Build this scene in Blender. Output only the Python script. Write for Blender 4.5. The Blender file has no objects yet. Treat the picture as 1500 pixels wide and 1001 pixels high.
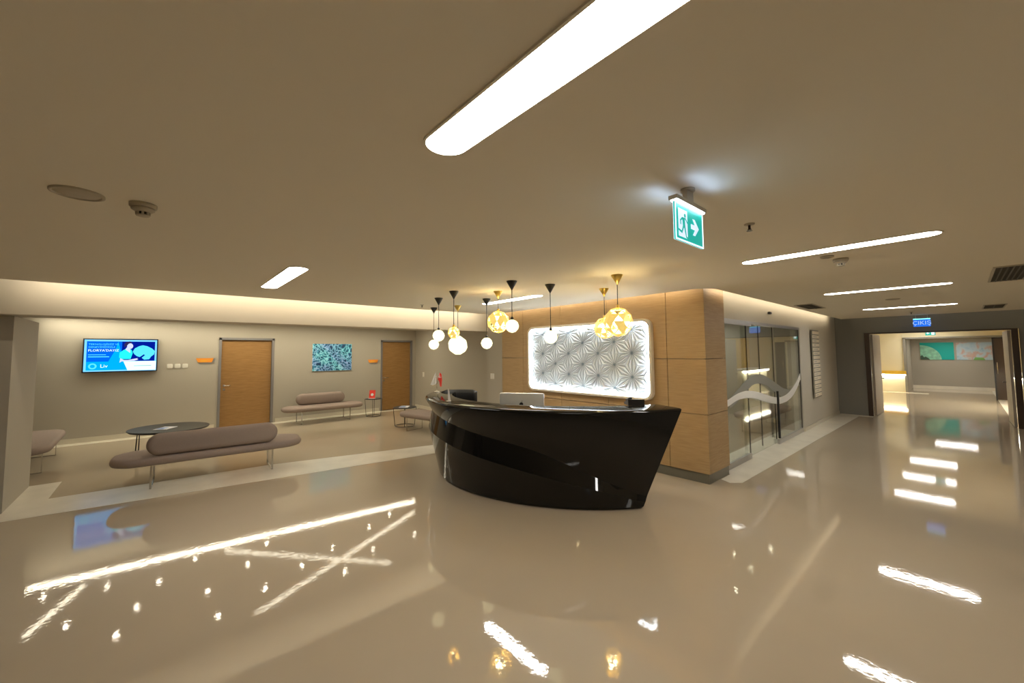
import bpy, bmesh, math, random
from mathutils import Vector, Matrix
random.seed(7)
S = bpy.context.scene
COL = S.collection
PI = math.pi
# ------------------------------------------------------------------ camera
cd = bpy.data.cameras.new('camera'); cam = bpy.data.objects.new('camera', cd); COL.objects.link(cam)
RM = Matrix(((0.6610, 0.0498, 0.7487), (0.7503, -0.0322, -0.6603), (-0.0088, 0.9982, -0.0586)))
def _norm(R):
    z = Vector((R[0][2], R[1][2], R[2][2])).normalized()
    x = Vector((R[0][0], R[1][0], R[2][0])); x = (x - z*x.dot(z)).normalized(); y = z.cross(x)
    return Matrix(((x.x, y.x, z.x), (x.y, y.y, z.y), (x.z, y.z, z.z)))
cam.matrix_world = Matrix.Translation((0, 0, 1.77)) @ _norm(RM).to_4x4()
cd.sensor_width = 36; cd.lens = 36*582/1500; cd.shift_y = -17.5/1500; cd.clip_start = 0.02; cd.clip_end = 200
S.camera = cam
# ------------------------------------------------------------------ world and exposure
w = bpy.data.worlds.new('world'); S.world = w; w.use_nodes = True
w.node_tree.nodes['Background'].inputs[0].default_value = (0.9, 0.8, 0.6, 1)
w.node_tree.nodes['Background'].inputs[1].default_value = 0.02
S.view_settings.view_transform = 'Standard'; S.view_settings.look = 'None'
S.view_settings.gamma = 1; S.view_settings.use_curve_mapping = False
S.view_settings.exposure = 1.42
S.cycles.max_bounces = 10; S.cycles.diffuse_bounces = 6; S.cycles.glossy_bounces = 5
S.cycles.transmission_bounces = 6; S.cycles.transparent_max_bounces = 12
S.cycles.use_denoising = True; S.cycles.sample_clamp_indirect = 6
PANEL_E = 13.0      # ceiling light diffusers
COVE_E = 13.0        # hidden cove tapes
LINE_E = 10.0        # light lines over the waiting area
# ------------------------------------------------------------------ materials
def mat(name, col, rough=0.6, metal=0.0, emit=None, es=0.0, spec=0.5, coat=0.0, trans=0.0, ior=1.5, bump=None, var=None):
    m = bpy.data.materials.new(name); m.use_nodes = True; n = m.node_tree; b = n.nodes['Principled BSDF']
    b.inputs['Base Color'].default_value = (*col, 1); b.inputs['Roughness'].default_value = rough
    b.inputs['Metallic'].default_value = metal; b.inputs['Specular IOR Level'].default_value = spec
    b.inputs['IOR'].default_value = ior; b.inputs['Coat Weight'].default_value = coat; b.inputs['Transmission Weight'].default_value = trans
    if emit: b.inputs['Emission Color'].default_value = (*emit, 1); b.inputs['Emission Strength'].default_value = es
    tc = n.nodes.new('ShaderNodeTexCoord')
    if var:   # (scale, amount)
        t = n.nodes.new('ShaderNodeTexNoise'); t.inputs['Scale'].default_value = var[0]; t.inputs['Detail'].default_value = 4
        n.links.new(tc.outputs['Object'], t.inputs['Vector'])
        r = n.nodes.new('ShaderNodeValToRGB'); a = var[1]
        r.color_ramp.elements[0].position = .3; r.color_ramp.elements[1].position = .7
        r.color_ramp.elements[0].color = (*[c*(1-a) for c in col], 1); r.color_ramp.elements[1].color = (*[min(1, c*(1+a)) for c in col], 1)
        n.links.new(t.outputs['Fac'], r.inputs['Fac']); n.links.new(r.outputs['Color'], b.inputs['Base Color'])
    if bump:  # (scale, strength, distance)
        t = n.nodes.new('ShaderNodeTexNoise'); t.inputs['Scale'].default_value = bump[0]; t.inputs['Detail'].default_value = 3
        n.links.new(tc.outputs['Object'], t.inputs['Vector'])
        bp = n.nodes.new('ShaderNodeBump'); bp.inputs['Strength'].default_value = bump[1]; bp.inputs['Distance'].default_value = bump[2]
        n.links.new(t.outputs['Fac'], bp.inputs['Height']); n.links.new(bp.outputs['Normal'], b.inputs['Normal'])
    return m
def emat(name, col, s):
    m = bpy.data.materials.new(name); m.use_nodes = True; n = m.node_tree; n.nodes.clear()
    e = n.nodes.new('ShaderNodeEmission'); o = n.nodes.new('ShaderNodeOutputMaterial')
    e.inputs[0].default_value = (*col, 1); e.inputs[1].default_value = s; n.links.new(e.outputs[0], o.inputs[0]); return m
def wood_mat(name, c1, c2, axis_scale):
    m = mat(name, c1, rough=0.42, spec=0.35); n = m.node_tree; b = n.nodes['Principled BSDF']
    tc = n.nodes.new('ShaderNodeTexCoord'); mp = n.nodes.new('ShaderNodeMapping'); mp.inputs['Scale'].default_value = axis_scale
    t = n.nodes.new('ShaderNodeTexNoise'); t.inputs['Scale'].default_value = 4; t.inputs['Detail'].default_value = 6; t.inputs['Roughness'].default_value = .6
    r = n.nodes.new('ShaderNodeValToRGB'); r.color_ramp.elements[0].position = .35; r.color_ramp.elements[1].position = .68
    r.color_ramp.elements[0].color = (*c1, 1); r.color_ramp.elements[1].color = (*c2, 1)
    n.links.new(tc.outputs['Object'], mp.inputs[0]); n.links.new(mp.outputs[0], t.inputs['Vector'])
    n.links.new(t.outputs['Fac'], r.inputs['Fac']); n.links.new(r.outputs['Color'], b.inputs['Base Color']); return m

M = {}
M['wall'] = mat('taupe_wall_paint', (.42, .385, .315), .75, bump=(60, .05, .002))
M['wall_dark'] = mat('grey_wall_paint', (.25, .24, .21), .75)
M['wall_cream'] = mat('cream_wall_paint', (.76, .70, .50), .7)
M['wall_pale'] = mat('pale_wall_paint', (.62, .58, .49), .75)
M['fascia'] = mat('fascia_paint', (.60, .54, .43), .8)
M['ceiling'] = mat('ceiling_paint', (.84, .775, .64), .85)
M['void'] = mat('ceiling_void_paint', (.10, .09, .08), .9)
M['yellow'] = mat('yellow_paint', (.80, .50, .04), .6)
M['orange'] = mat('orange_plate', (.85, .30, .03), .45)
M['white'] = mat('white_plastic', (.75, .73, .66), .4)
M['offwhite'] = mat('ceiling_fitting_plastic', (.50, .44, .33), .5)
M['marble'] = mat('white_marble', (.84, .79, .67), .22, var=(3.0, .06))
M['skirt'] = mat('cream_skirting', (.62, .57, .46), .4)
M['black_gloss'] = mat('black_lacquer', (.007, .0065, .006), .05, spec=.42)
M['black'] = mat('black_satin', (.015, .014, .014), .4)
M['black_metal'] = mat('black_metal', (.02, .018, .016), .35, metal=.6)
M['fabric'] = mat('taupe_fabric', (.30, .235, .20), .9, bump=(400, .3, .002), var=(250, .12))
M['chrome'] = mat('brushed_steel', (.62, .6, .56), .25, metal=1)
M['alu'] = mat('grey_aluminium', (.42, .41, .39), .35, metal=.8)
M['frame'] = mat('grey_door_frame', (.20, .19, .19), .5)
M['plinth'] = mat('grey_plinth', (.20, .19, .15), .35, metal=.3)
M['oak'] = wood_mat('oak_veneer', (.40, .262, .122), (.50, .345, .175), (1, 1, 22))
M['door_wood'] = wood_mat('door_veneer', (.29, .155, .05), (.36, .20, .07), (1, 1, 10))
M['brown'] = mat('dark_brown_wood', (.06, .035, .02), .4)
M['leaf'] = mat('pale_grey_door', (.42, .37, .30), .5)
M['gold'] = mat('brass', (.80, .58, .16), .3, metal=.85)
M['silver'] = mat('silver_casing', (.70, .71, .71), .3, metal=.35)
M['grille'] = mat('grille_metal', (.10, .09, .07), .6)
M['dark'] = mat('dark_recess', (.02, .018, .014), .8)
M['red'] = mat('red_cloth', (.80, .05, .03), .7)
M['cloth'] = mat('white_cloth', (.75, .74, .72), .7)
M['paper'] = mat('white_paper', (.8, .8, .85), .6)
M['blueprint'] = mat('blue_print', (.15, .25, .55), .6)
M['panel_e'] = emat('light_diffuser', (1, .965, .90), PANEL_E)
M['cove_e'] = emat('cove_tape_light', (1, .84, .60), COVE_E)
M['cove_d'] = emat('dim_cove_tape_light', (1, .85, .6), COVE_E*.22)
M['cove_l'] = emat('long_cove_tape_light', (1, .88, .68), COVE_E*2.0)
M['line_e'] = emat('line_light', (1, .90, .68), LINE_E)
M['line_f'] = emat('thin_line_light', (1, .90, .68), LINE_E*.35)
M['spot_e'] = emat('downlight_lamp', (1, .90, .70), 26)
M['bulb'] = emat('lamp_bulb', (1, .80, .42), 34)
M['globe'] = emat('lit_glass_globe', (1, .91, .52), .75)
M['led_cool'] = emat('cool_led', (.88, .95, 1), 13)
M['led_exit'] = emat('exit_led', (.72, .84, 1), 9)
M['counter_led'] = emat('counter_led', (1, .95, .8), 16)
M['relief'] = mat('white_relief', (.74, .80, .84), .55)
M['cream_frame'] = mat('cream_frame', (.80, .72, .58), .5)

# floor: polished epoxy
def floor_mat():
    m = mat('polished_beige_floor', (.40, .305, .205), .07, spec=.5); n = m.node_tree; b = n.nodes['Principled BSDF']
    tc = n.nodes.new('ShaderNodeTexCoord')
    t = n.nodes.new('ShaderNodeTexNoise'); t.inputs['Scale'].default_value = 1.4; t.inputs['Detail'].default_value = 6
    r = n.nodes.new('ShaderNodeValToRGB'); r.color_ramp.elements[0].color = (.455, .378, .278, 1); r.color_ramp.elements[1].color = (.495, .413, .305, 1)
    n.links.new(tc.outputs['Object'], t.inputs['Vector']); n.links.new(t.outputs['Fac'], r.inputs['Fac']); n.links.new(r.outputs['Color'], b.inputs['Base Color'])
    t2 = n.nodes.new('ShaderNodeTexNoise'); t2.inputs['Scale'].default_value = 26; t2.inputs['Detail'].default_value = 2
    bp = n.nodes.new('ShaderNodeBump'); bp.inputs['Strength'].default_value = .12; bp.inputs['Distance'].default_value = .0022
    n.links.new(tc.outputs['Object'], t2.inputs['Vector']); n.links.new(t2.outputs['Fac'], bp.inputs['Height']); n.links.new(bp.outputs['Normal'], b.inputs['Normal'])
    t3 = n.nodes.new('ShaderNodeTexNoise'); t3.inputs['Scale'].default_value = 5; t3.inputs['Detail'].default_value = 4
    mr = n.nodes.new('ShaderNodeMapRange'); mr.inputs['To Min'].default_value = .02; mr.inputs['To Max'].default_value = .055
    n.links.new(tc.outputs['Object'], t3.inputs['Vector']); n.links.new(t3.outputs['Fac'], mr.inputs[0]); n.links.new(mr.outputs[0], b.inputs['Roughness'])
    return m
M['floor'] = floor_mat()
def glass_mat(name='clear_glass', tint=(.93, .96, .93), ior=1.6):
    m = bpy.data.materials.new(name); m.use_nodes = True; n = m.node_tree; n.nodes.clear()
    o = n.nodes.new('ShaderNodeOutputMaterial'); mx = n.nodes.new('ShaderNodeMixShader'); fr = n.nodes.new('ShaderNodeFresnel'); fr.inputs[0].default_value = ior
    ge = n.nodes.new('ShaderNodeNewGeometry'); mi = n.nodes.new('ShaderNodeMix'); mi.data_type = 'FLOAT'; mi.inputs[2].default_value = ior; mi.inputs[3].default_value = 1/ior
    n.links.new(ge.outputs['Backfacing'], mi.inputs[0]); n.links.new(mi.outputs[0], fr.inputs[0])
    t = n.nodes.new('ShaderNodeBsdfTransparent'); t.inputs[0].default_value = (*tint, 1); g = n.nodes.new('ShaderNodeBsdfGlossy'); g.inputs['Roughness'].default_value = .01
    n.links.new(fr.outputs[0], mx.inputs[0]); n.links.new(t.outputs[0], mx.inputs[1]); n.links.new(g.outputs[0], mx.inputs[2]); n.links.new(mx.outputs[0], o.inputs[0]); return m
M['glass'] = glass_mat()
def film_mat(name, col, a):
    m = bpy.data.materials.new(name); m.use_nodes = True; n = m.node_tree; n.nodes.clear()
    o = n.nodes.new('ShaderNodeOutputMaterial'); mx = n.nodes.new('ShaderNodeMixShader'); mx.inputs[0].default_value = a
    t = n.nodes.new('ShaderNodeBsdfTransparent'); d = n.nodes.new('ShaderNodeBsdfDiffuse'); d.inputs[0].default_value = (*col, 1)
    n.links.new(t.outputs[0], mx.inputs[1]); n.links.new(d.outputs[0], mx.inputs[2]); n.links.new(mx.outputs[0], o.inputs[0]); return m
M['film_grey'] = film_mat('grey_frosted_film', (.42, .42, .38), .75)
M['film_white'] = film_mat('white_frosted_film', (.95, .95, .92), .92)

# ------------------------------------------------------------------ mesh builder
class MB:
    def __init__(s): s.v = []; s.f = []; s.sm = []
    def add(s, v, f, smooth=False, mtx=None):
        o = len(s.v)
        s.v += [tuple(mtx @ Vector(p)) if mtx else tuple(p) for p in v]
        s.f += [tuple(i+o for i in q) for q in f]; s.sm += [smooth]*len(f); return s
    def box(s, x0, x1, y0, y1, z0, z1, mtx=None):
        v = [(x, y, z) for z in (z0, z1) for y in (y0, y1) for x in (x0, x1)]
        return s.add(v, [(0, 2, 3, 1), (4, 5, 7, 6), (0, 1, 5, 4), (2, 6, 7, 3), (0, 4, 6, 2), (1, 3, 7, 5)], False, mtx)
    def prism(s, pts, z0, z1, mtx=None, smooth=False):
        a = sum(pts[i][0]*pts[(i+1) % len(pts)][1]-pts[(i+1) % len(pts)][0]*pts[i][1] for i in range(len(pts)))
        if a < 0: pts = pts[::-1]
        n = len(pts); v = [(x, y, z0) for x, y in pts]+[(x, y, z1) for x, y in pts]
        s.add(v, [tuple(range(n))[::-1], tuple(range(n, 2*n))]+[(i, (i+1) % n, n+(i+1) % n, n+i) for i in range(n)], False, mtx)
        if smooth: s.sm[-n:] = [True]*n
        return s
    def lathe(s, prof, n=24, mtx=None, smooth=True):
        v = []; f = []
        for r, z in prof: v += [(r*math.cos(2*PI*i/n), r*math.sin(2*PI*i/n), z) for i in range(n)]
        for k in range(len(prof)-1):
            for i in range(n): j = (i+1) % n; f.append((k*n+i, k*n+j, (k+1)*n+j, (k+1)*n+i))
        s.add(v, f, smooth, mtx)
        o = len(s.v)-len(v)
        s.f += [tuple(o+i for i in range(n))[::-1], tuple(o+(len(prof)-1)*n+i for i in range(n))]; s.sm += [False, False]
        return s
    def tube(s, pts, r, n=8, closed=False, mtx=None):
        pts = [Vector(p) for p in pts]; v = []; f = []; m = len(pts); up = Vector((0, 0, 1))
        for i, p in enumerate(pts):
            a = pts[(i-1) % m] if (i or closed) else p; b = pts[(i+1) % m] if (i < m-1 or closed) else p
            d = (b-a).normalized(); q = up if abs(d.z) < .95 else Vector((1, 0, 0)); x = d.cross(q).normalized(); y = d.cross(x)
            v += [tuple(p+x*r*math.cos(2*PI*k/n)+y*r*math.sin(2*PI*k/n)) for k in range(n)]
        for i in range(m if closed else m-1):
            for k in range(n): j = (k+1) % n; i2 = (i+1) % m; f.append((i*n+k, i*n+j, i2*n+j, i2*n+k))
        s.add(v, f, True, mtx)
        if not closed:
            o = len(s.v)-len(v); s.f += [tuple(o+k for k in range(n))[::-1], tuple(o+(m-1)*n+k for k in range(n))]; s.sm += [False, False]
        return s
    def rings(s, R, smooth=True, cap=True, mtx=None):      # list of equal rings of points
        n = len(R[0]); v = [p for r in R for p in r]; f = []
        for k in range(len(R)-1):
            for i in range(n): j = (i+1) % n; f.append((k*n+i, k*n+j, (k+1)*n+j, (k+1)*n+i))
        c = len(f)
        if cap: f += [tuple(range(n))[::-1], tuple((len(R)-1)*n+i for i in range(n))]
        return s.add(v, f, smooth, mtx)
    def mesh(s, name, mt):
        me = bpy.data.meshes.new(name); me.from_pydata(s.v, [], s.f); me.polygons.foreach_set('use_smooth', s.sm)
        me.materials.append(mt); bm = bmesh.new(); bm.from_mesh(me); bmesh.ops.recalc_face_normals(bm, faces=bm.faces); bm.to_mesh(me); bm.free(); me.update(); return me
def obj(name, mb, mt, parent=None, loc=None, rot=None, label=None):
    me = mb.mesh(name, mt) if isinstance(mb, MB) else mb
    o = bpy.data.objects.new(name, me); COL.objects.link(o)
    if parent: o.parent = parent
    if loc: o.location = loc
    if rot: o.rotation_euler = rot
    if label: o['label'] = label
    return o
def tag(o, label, cat, group=None):
    o['label'] = label; o['category'] = cat
    if group: o['group'] = group
    return o
def thing(name, label, cat, loc=(0, 0, 0), rotz=0, group=None):
    o = bpy.data.objects.new(name, None); COL.objects.link(o); o.location = loc; o.rotation_euler = (0, 0, rotz); o.empty_display_size = .1
    return tag(o, label, cat, group)
def struct(name, mb, mt, parent=None):
    o = obj(name, mb, mt, parent)
    if not parent: o['kind'] = 'structure'
    return o
def sempty(name, loc=(0, 0, 0), rotz=0):
    o = bpy.data.objects.new(name, None); COL.objects.link(o); o.location = loc; o.rotation_euler = (0, 0, rotz); o['kind'] = 'structure'; return o
def dup(root, loc=None, rotz=None, label=None):
    r = root.copy(); COL.objects.link(r)
    if loc: r.location = loc
    if rotz is not None: r.rotation_euler = (0, 0, rotz)
    if label: r['label'] = label
    for ch in list(root.children):
        c = ch.copy(); COL.objects.link(c); c.parent = r
        for g in list(ch.children):
            d = g.copy(); COL.objects.link(d); d.parent = c
    return r
def B(*a): return MB().box(*a)
def stadium(L, W, rc, n=8):
    rc = min(rc, L/2-1e-4, W/2-1e-4); pts = []
    for cx, cy, a0 in ((L/2-rc, W/2-rc, 0), (-L/2+rc, W/2-rc, PI/2), (-L/2+rc, -W/2+rc, PI), (L/2-rc, -W/2+rc, 1.5*PI)):
        pts += [(cx+rc*math.cos(a0+PI/2*k/n), cy+rc*math.sin(a0+PI/2*k/n)) for k in range(n+1)]
    return pts
def cushion(L, W, rc, h, r, n=8, mtx=None, mb=None):
    mb = mb or MB(); R = []
    for k in range(7):
        a = -PI/2+PI*k/6; d = r*(1-math.cos(a)); z = h/2+(h/2)*math.sin(a)
        R.append([(x, y, z) for x, y in stadium(L-2*d, W-2*d, max(rc-d, .02), n)])
    return mb.rings(R, True, True, mtx)
def text_mesh(txt, size, mt, extrude=.001, align='CENTER'):
    c = bpy.data.curves.new('txt', 'FONT'); c.body = txt; c.size = size; c.extrude = extrude; c.align_x = align; c.align_y = 'CENTER'; c.resolution_u = 2
    o = bpy.data.objects.new('txt', c); COL.objects.link(o); dg = bpy.context.evaluated_depsgraph_get(); dg.update()
    me = bpy.data.meshes.new_from_object(o.evaluated_get(dg)); bpy.data.objects.remove(o); bpy.data.curves.remove(c)
    me.materials.clear(); me.materials.append(mt); return me

# ================================================================== STRUCTURE
H = 2.6
struct('floor', B(-12.6, 3.0, -7, 26.6, -.12, 0), M['floor'])
# main ceiling slab, floating free of the walls with cove slots
pts = [(-6.7, -7), (2.2, -7), (2.2, 13.75), (-2.15, 13.75)]
for k in range(9):
    a = PI/2*k/8; pts.append((-2.40+.25*math.cos(a), 5.62-.0+.0-.31+.25-.25*1+.25*0 + (-.25)+.25*math.sin(a)*1.0 if False else 5.31+.27-.27*math.sin(a)))
pts += [(-6.7, 5.31)]
struct('ceiling', MB().prism(pts, H, H+.06), M['ceiling'])
struct('ceiling_void', B(-7.5, 2.3, -7, 14.4, 2.76, 2.9), M['void'])
# cove tapes lying on the slab, hidden behind its lip



t = thing('cove_light', 'hidden strip light in the ceiling slot along the beam before the waiting area', 'cove light', (-6.78, 0, H+.06))
obj('light_tape', B(.085, .115, -1.2, 5.2, .002, .02), M['cove_l'], t)
t = thing('cove_light', 'hidden strip light in the ceiling slot above the oak reception wall', 'cove light', (-4, 5.26, H+.06))
obj('light_tape', B(-2.6, 1.6, .015, .045, .002, .02), M['cove_e'], t)
t = thing('cove_light', 'hidden strip light in the ceiling slot above the glass doors', 'cove light', (-2.11, 9, H+.06))
obj('light_tape', B(-.03, .01, -3.3, 4.4, .002, .02), M['cove_e'], t)
t = thing('cove_light', 'dim hidden strip light in the ceiling slot before the corridor doorway', 'cove light', (0, 13.70, H+.06))
obj('light_tape', B(-2, 2, 0, .04, .002, .02), M['cove_d'], t)
# TV wall with two door openings
D1 = (1.06, 2.25); D2 = (5.17, 6.25); DH = 2.21
wl = MB()
for y0, y1 in ((-4.2, D1[0]), (D1[1], D2[0]), (D2[1], 6.4)): wl.box(-12.3, -12.1, y0, y1, 0, 2.9)
for y0, y1 in (D1, D2): wl.box(-12.3, -12.1, y0, y1, DH, 2.9)
struct('wall_left', wl, M['wall'])
struct('wall_left_backing', B(-12.5, -12.32, -4.2, 6.4, 0, 2.9), M['wall_dark'])
struct('wall_waiting_end', B(-12.3, -7.2, 6.37, 6.55, 0, 2.9), M['wall'])
struct('wall_waiting_near', B(-12.3, -8.55, -4.3, -4.2, 0, 2.9), M['wall'])
wb = MB().box(-7.1, -6.565, 5.5, 5.7, 0, 2.87); wb.box(-7.2, -7.0, 5.7, 6.4, 0, 2.87)
struct('wall_gray_return', wb, M['wall'])
struct('wall_column', B(-8.55, -7.3, -4.4, -1.3, 0, 2.25), M['wall'])
struct('trim_1', B(-7.5, -7.05, -7, 5.5, 2.255, 2.86), M['fascia'])      # dropped beam
struct('wall_behind_column', B(-7.45, -7.25, -7, -4.4, 0, 2.25), M['wall_dark'])
struct('wall_near', B(-7.5, 2.4, -7.2, -7, 0, 2.9), M['wall_dark'])
struct('wall_right', B(2.2, 2.4, -7, 14.4, 0, 2.9), M['wall'])
# waiting area ceiling with a slot along the TV wall
struct('ceiling_waiting', B(-12.1, -7.5, -4.2, 6.4, 2.6, 2.66), M['ceiling'])
struct('ceiling_waiting_void', B(-12.3, -7.5, -4.2, 6.4, 2.86, 2.9), M['void'])
# reception block (oak)
ob = MB().box(-6.565, -2.42, 5.56, 5.7, 0, 2.87); ob.box(-2.42, -2.34, 5.56, 6.2, 0, 2.87)
wo = struct('wall_oak_core', ob, M['plinth'])
xs = [-6.565, -5.90, -4.885, -3.87, -2.845, -2.30]; zs = [(.13, .915), (.915, 1.665), (1.665, 2.86)]
for i in range(5):
    for z0, z1 in zs:
        g = .004; obj('wood_panel', B(xs[i]+g, xs[i+1]-(g if i < 4 else 0), 5.5, 5.555, z0+g, z1-g), M['oak'], wo)
for z0, z1 in zs: obj('wood_panel', B(-2.338, -2.30, 5.557, 6.18, z0+.004, z1-.004), M['oak'], wo)
obj('plinth', B(-6.565, -2.315, 5.515, 5.56, 0, .126), M['plinth'], wo); obj('plinth', B(-2.335, -2.315, 5.56, 6.18, 0, .126), M['plinth'], wo)
# corridor wall with glazed opening y 6.32..10.55
cw = MB().box(-2.55, -2.38, 6.2, 6.32, 0, 2.87); cw.box(-2.55, -2.38, 6.32, 10.55, 2.27, 2.87); cw.box(-2.55, -2.38, 10.55, 14.3, 0, 2.87)
struct('wall_corridor_left', cw, M['wall_pale'])
# glass room behind
gr = MB().box(-6.6, -2.55, 5.72, 5.8, 0, 2.6); gr.box(-6.7, -6.6, 5.72, 12.2, 0, 2.6); gr.box(-6.7, -2.55, 12.1, 12.2, 0, 2.6)
struct('wall_glass_room', gr, M['wall'])
struct('ceiling_glass_room', B(-6.7, -2.55, 5.72, 12.2, 2.6, 2.66), M['ceiling'])
# end wall with doorway
ew = MB().box(-2.55, -1.76, 14.27, 14.4, 0, 2.87); ew.box(-1.76, .84, 14.27, 14.4, 2.22, 2.87); ew.box(.84, 2.3, 14.27, 14.4, 0, 2.87)
struct('wall_far', ew, M['wall_dark'])
# far lobby
struct('ceiling_far_lobby', B(-2.9, 3.0, 14.4, 23.2, 2.6, 2.66), M['ceiling'])
struct('wall_far_lobby_left', B(-2.9, -2.75, 14.4, 23.4, 0, 2.6), M['wall_cream'])
struct('wall_far_lobby_right', B(2.6, 2.75, 14.4, 23.4, 0, 2.6), M['yellow'])
fw = MB().box(-2.9, -1.60, 23.2, 23.35, 0, 2.6); fw.box(-1.60, 1.0, 23.2, 23.35, 2.24, 2.6); fw.box(1.0, 2.75, 23.2, 23.35, 0, 2.6)
struct('wall_far_lobby_end', fw, M['wall_cream'])
bw = MB().box(-1.9, 1.6, 26.1, 26.2, 0, 2.5); bw.box(-1.75, -1.62, 23.36, 26.1, 0, 2.5); bw.box(1.02, 1.15, 23.36, 26.1, 0, 2.5)
struct('wall_far_back', bw, M['wall'])
struct('ceiling_far_back', B(-1.75, 1.15, 23.36, 26.2, 2.24, 2.3), M['ceiling'])
# portal frame round the second opening
pf = MB().box(-1.66, -1.58, 23.12, 23.4, 0, 2.24); pf.box(-1.66, 1.04, 23.12, 23.4, 2.2, 2.26)
struct('trim_2', pf, M['wall_dark'])
struct('baseboard_far', B(-1.62, 1.02, 26.07, 26.1, 0, .13), M['marble'])
bb = MB()
for y0, y1 in ((-4.2, D1[0]-.05), (D1[1]+.05, D2[0]-.05)): bb.box(-12.1, -12.08, y0, y1, 0, .10)
struct('baseboard_left', bb, M['skirt'])
struct('baseboard_waiting_end', B(-12.08, -7.2, 6.35, 6.37, 0, .10), M['skirt'])
struct('baseboard_corridor', B(-2.38, -2.365, 10.6, 14.27, 0, .08), M['skirt'])
# marble inlays, 3 mm proud
ST = .003
struct('trim_3', MB().prism([(-7.02, -1.9), (-6.935, -1.247), (-6.60, 1.361), (-6.29, 3.70), (-6.05, 5.5), (-6.60, 5.5), (-6.88, 4.0), (-7.48, 1.41), (-7.64, -1.0), (-8.36, -1.0), (-8.55, -1.0), (-8.55, -1.3), (-7.28, -1.3), (-7.28, -1.9)], 0, ST), M['marble'])
struct('trim_4', B(-12.08, -11.82, -4.2, 6.35, 0, ST), M['marble'])
struct('trim_5', MB().prism([(-2.38, 6.2), (-2.30, 6.19), (-2.30, 5.86), (-2.16, 5.78), (-2.05, 5.9), (-1.99, 10.2), (-1.93, 14.0), (-1.66, 14.05), (-1.66, 14.27), (-2.38, 14.27)], 0, ST), M['marble'])
struct('trim_6', B(-2.75, -2.38, 6.32, 10.55, 0, ST), M['marble'])
struct('trim_7', B(-2.75, -1.0, 22.7, 23.1, 0, ST), M['marble'])
struct('trim_8', B(.70, 1.0, 16.6, 26.0, 0, ST), M['marble'])

# doors on the TV wall
def wood_door(n, y0, y1):
    d = sempty('door_%d' % n, (-12.1, (y0+y1)/2, 0)); wd = (y1-y0)
    fr = MB()
    for s_ in (-1, 1): fr.box(-.12, .015, min(s_*wd/2, s_*(wd/2-.055)), max(s_*wd/2, s_*(wd/2-.055)), 0, DH)
    fr.box(-.12, .015, -wd/2, wd/2, DH-.055, DH)
    obj('door_frame', fr, M['frame'], d)
    obj('door_leaf', B(-.09, -.05, -wd/2+.06, wd/2-.06, .01, DH-.06), M['door_wood'], d)
    hd = MB(); yy = -wd/2+.13
    hd.lathe([(.026, 0), (.026, .008)], 16, Matrix.Translation((-.05, yy, 1.02)) @ Matrix.Rotation(PI/2, 4, 'Y'))
    hd.tube([(-.05, yy, 1.02), (.0, yy, 1.02), (.004, yy+.02, 1.02), (.004, yy+.13, 1.02)], .009)
    obj('door_handle', hd, M['chrome'], d)
    obj('lock_plate', B(-.05, -.045, yy-.02, yy+.02, .90, .95), M['chrome'], d)
wood_door(1, *D1); wood_door(2, *D2)
# far double door (open leaves)
d3 = sempty('door_3', (-1.66, 14.27, 0))
obj('door_frame', MB().box(-.10, 0, -.03, .16, 0, 2.22).box(0, 2.385, -.03, .16, 2.19, 2.22).box(2.385, 2.48, -.03, .16, 0, 2.22), M['brown'], d3)
lf = obj('door_leaf', B(-.045, 0, 0, 1.2, .01, 2.18), M['leaf'], d3, (0.045, .17, 0), (0, 0, math.radians(-1)))
obj('door_handle', MB().tube([(0, 1.12, .95), (.05, 1.12, .95), (.05, 1.02, .95)], .012), M['black_metal'], lf)
lf = obj('door_leaf', B(0, .045, 0, 1.2, .01, 2.18), M['leaf'], d3, (2.335, .17, 0), (0, 0, math.radians(1)))
obj('door_handle', MB().tube([(0, 1.12, .95), (-.05, 1.12, .95), (-.05, 1.02, .95)], .012), M['black_metal'], lf)
# dark glazed door on the right of the far lobby
d4 = sempty('door_4', (.70, 21.6, 0))
obj('door_leaf', B(0, .30, 0, .05, .02, 2.12), M['brown'], d4)
obj('door_frame', MB().box(-.04, 0, -.03, .08, 0, 2.16).box(.30, .34, -.03, .08, 0, 2.16).box(-.04, .34, -.03, .08, 2.12, 2.16), M['black'], d4)
obj('door_handle', MB().tube([(.04, -.05, .9), (.04, -.05, 1.3)], .012), M['chrome'], d4)

# ================================================================== GLASS FRONT
w1 = sempty('window_1', (-2.40, 6.32, 0))
obj('window_frame', MB().box(-.05, .015, 0, .035, 0, 2.27).box(-.05, .015, 4.195, 4.23, 0, 2.27).box(-.05, .02, 0, 4.23, 2.22, 2.27), M['alu'], w1)
for y0, y1, dx, rail in ((.04, 1.02, 0, 1), (.86, 1.72, -.03, 0), (1.72, 2.52, -.03, 0), (2.50, 4.19, 0, 1)):
    p = obj('glass_pane', B(dx-.005, dx+.005, y0, y1, .09 if rail else .02, 2.22), M['glass'], w1)
    if rail: obj('bottom_rail', B(-.02, .02, y0, y1, .004, .09), M['alu'], p)
    obj('edge_trim', B(dx-.007, dx+.007, y1-.012, y1, .09, 2.22), M['black_metal'], p)
obj('door_handle', MB().box(.01, .045, 2.47, 2.50, .12, 1.0), M['black'], w1)
obj('head_rail', B(-.045, .03, .04, 1.2, 2.19, 2.225), M['alu'], w1)
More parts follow.
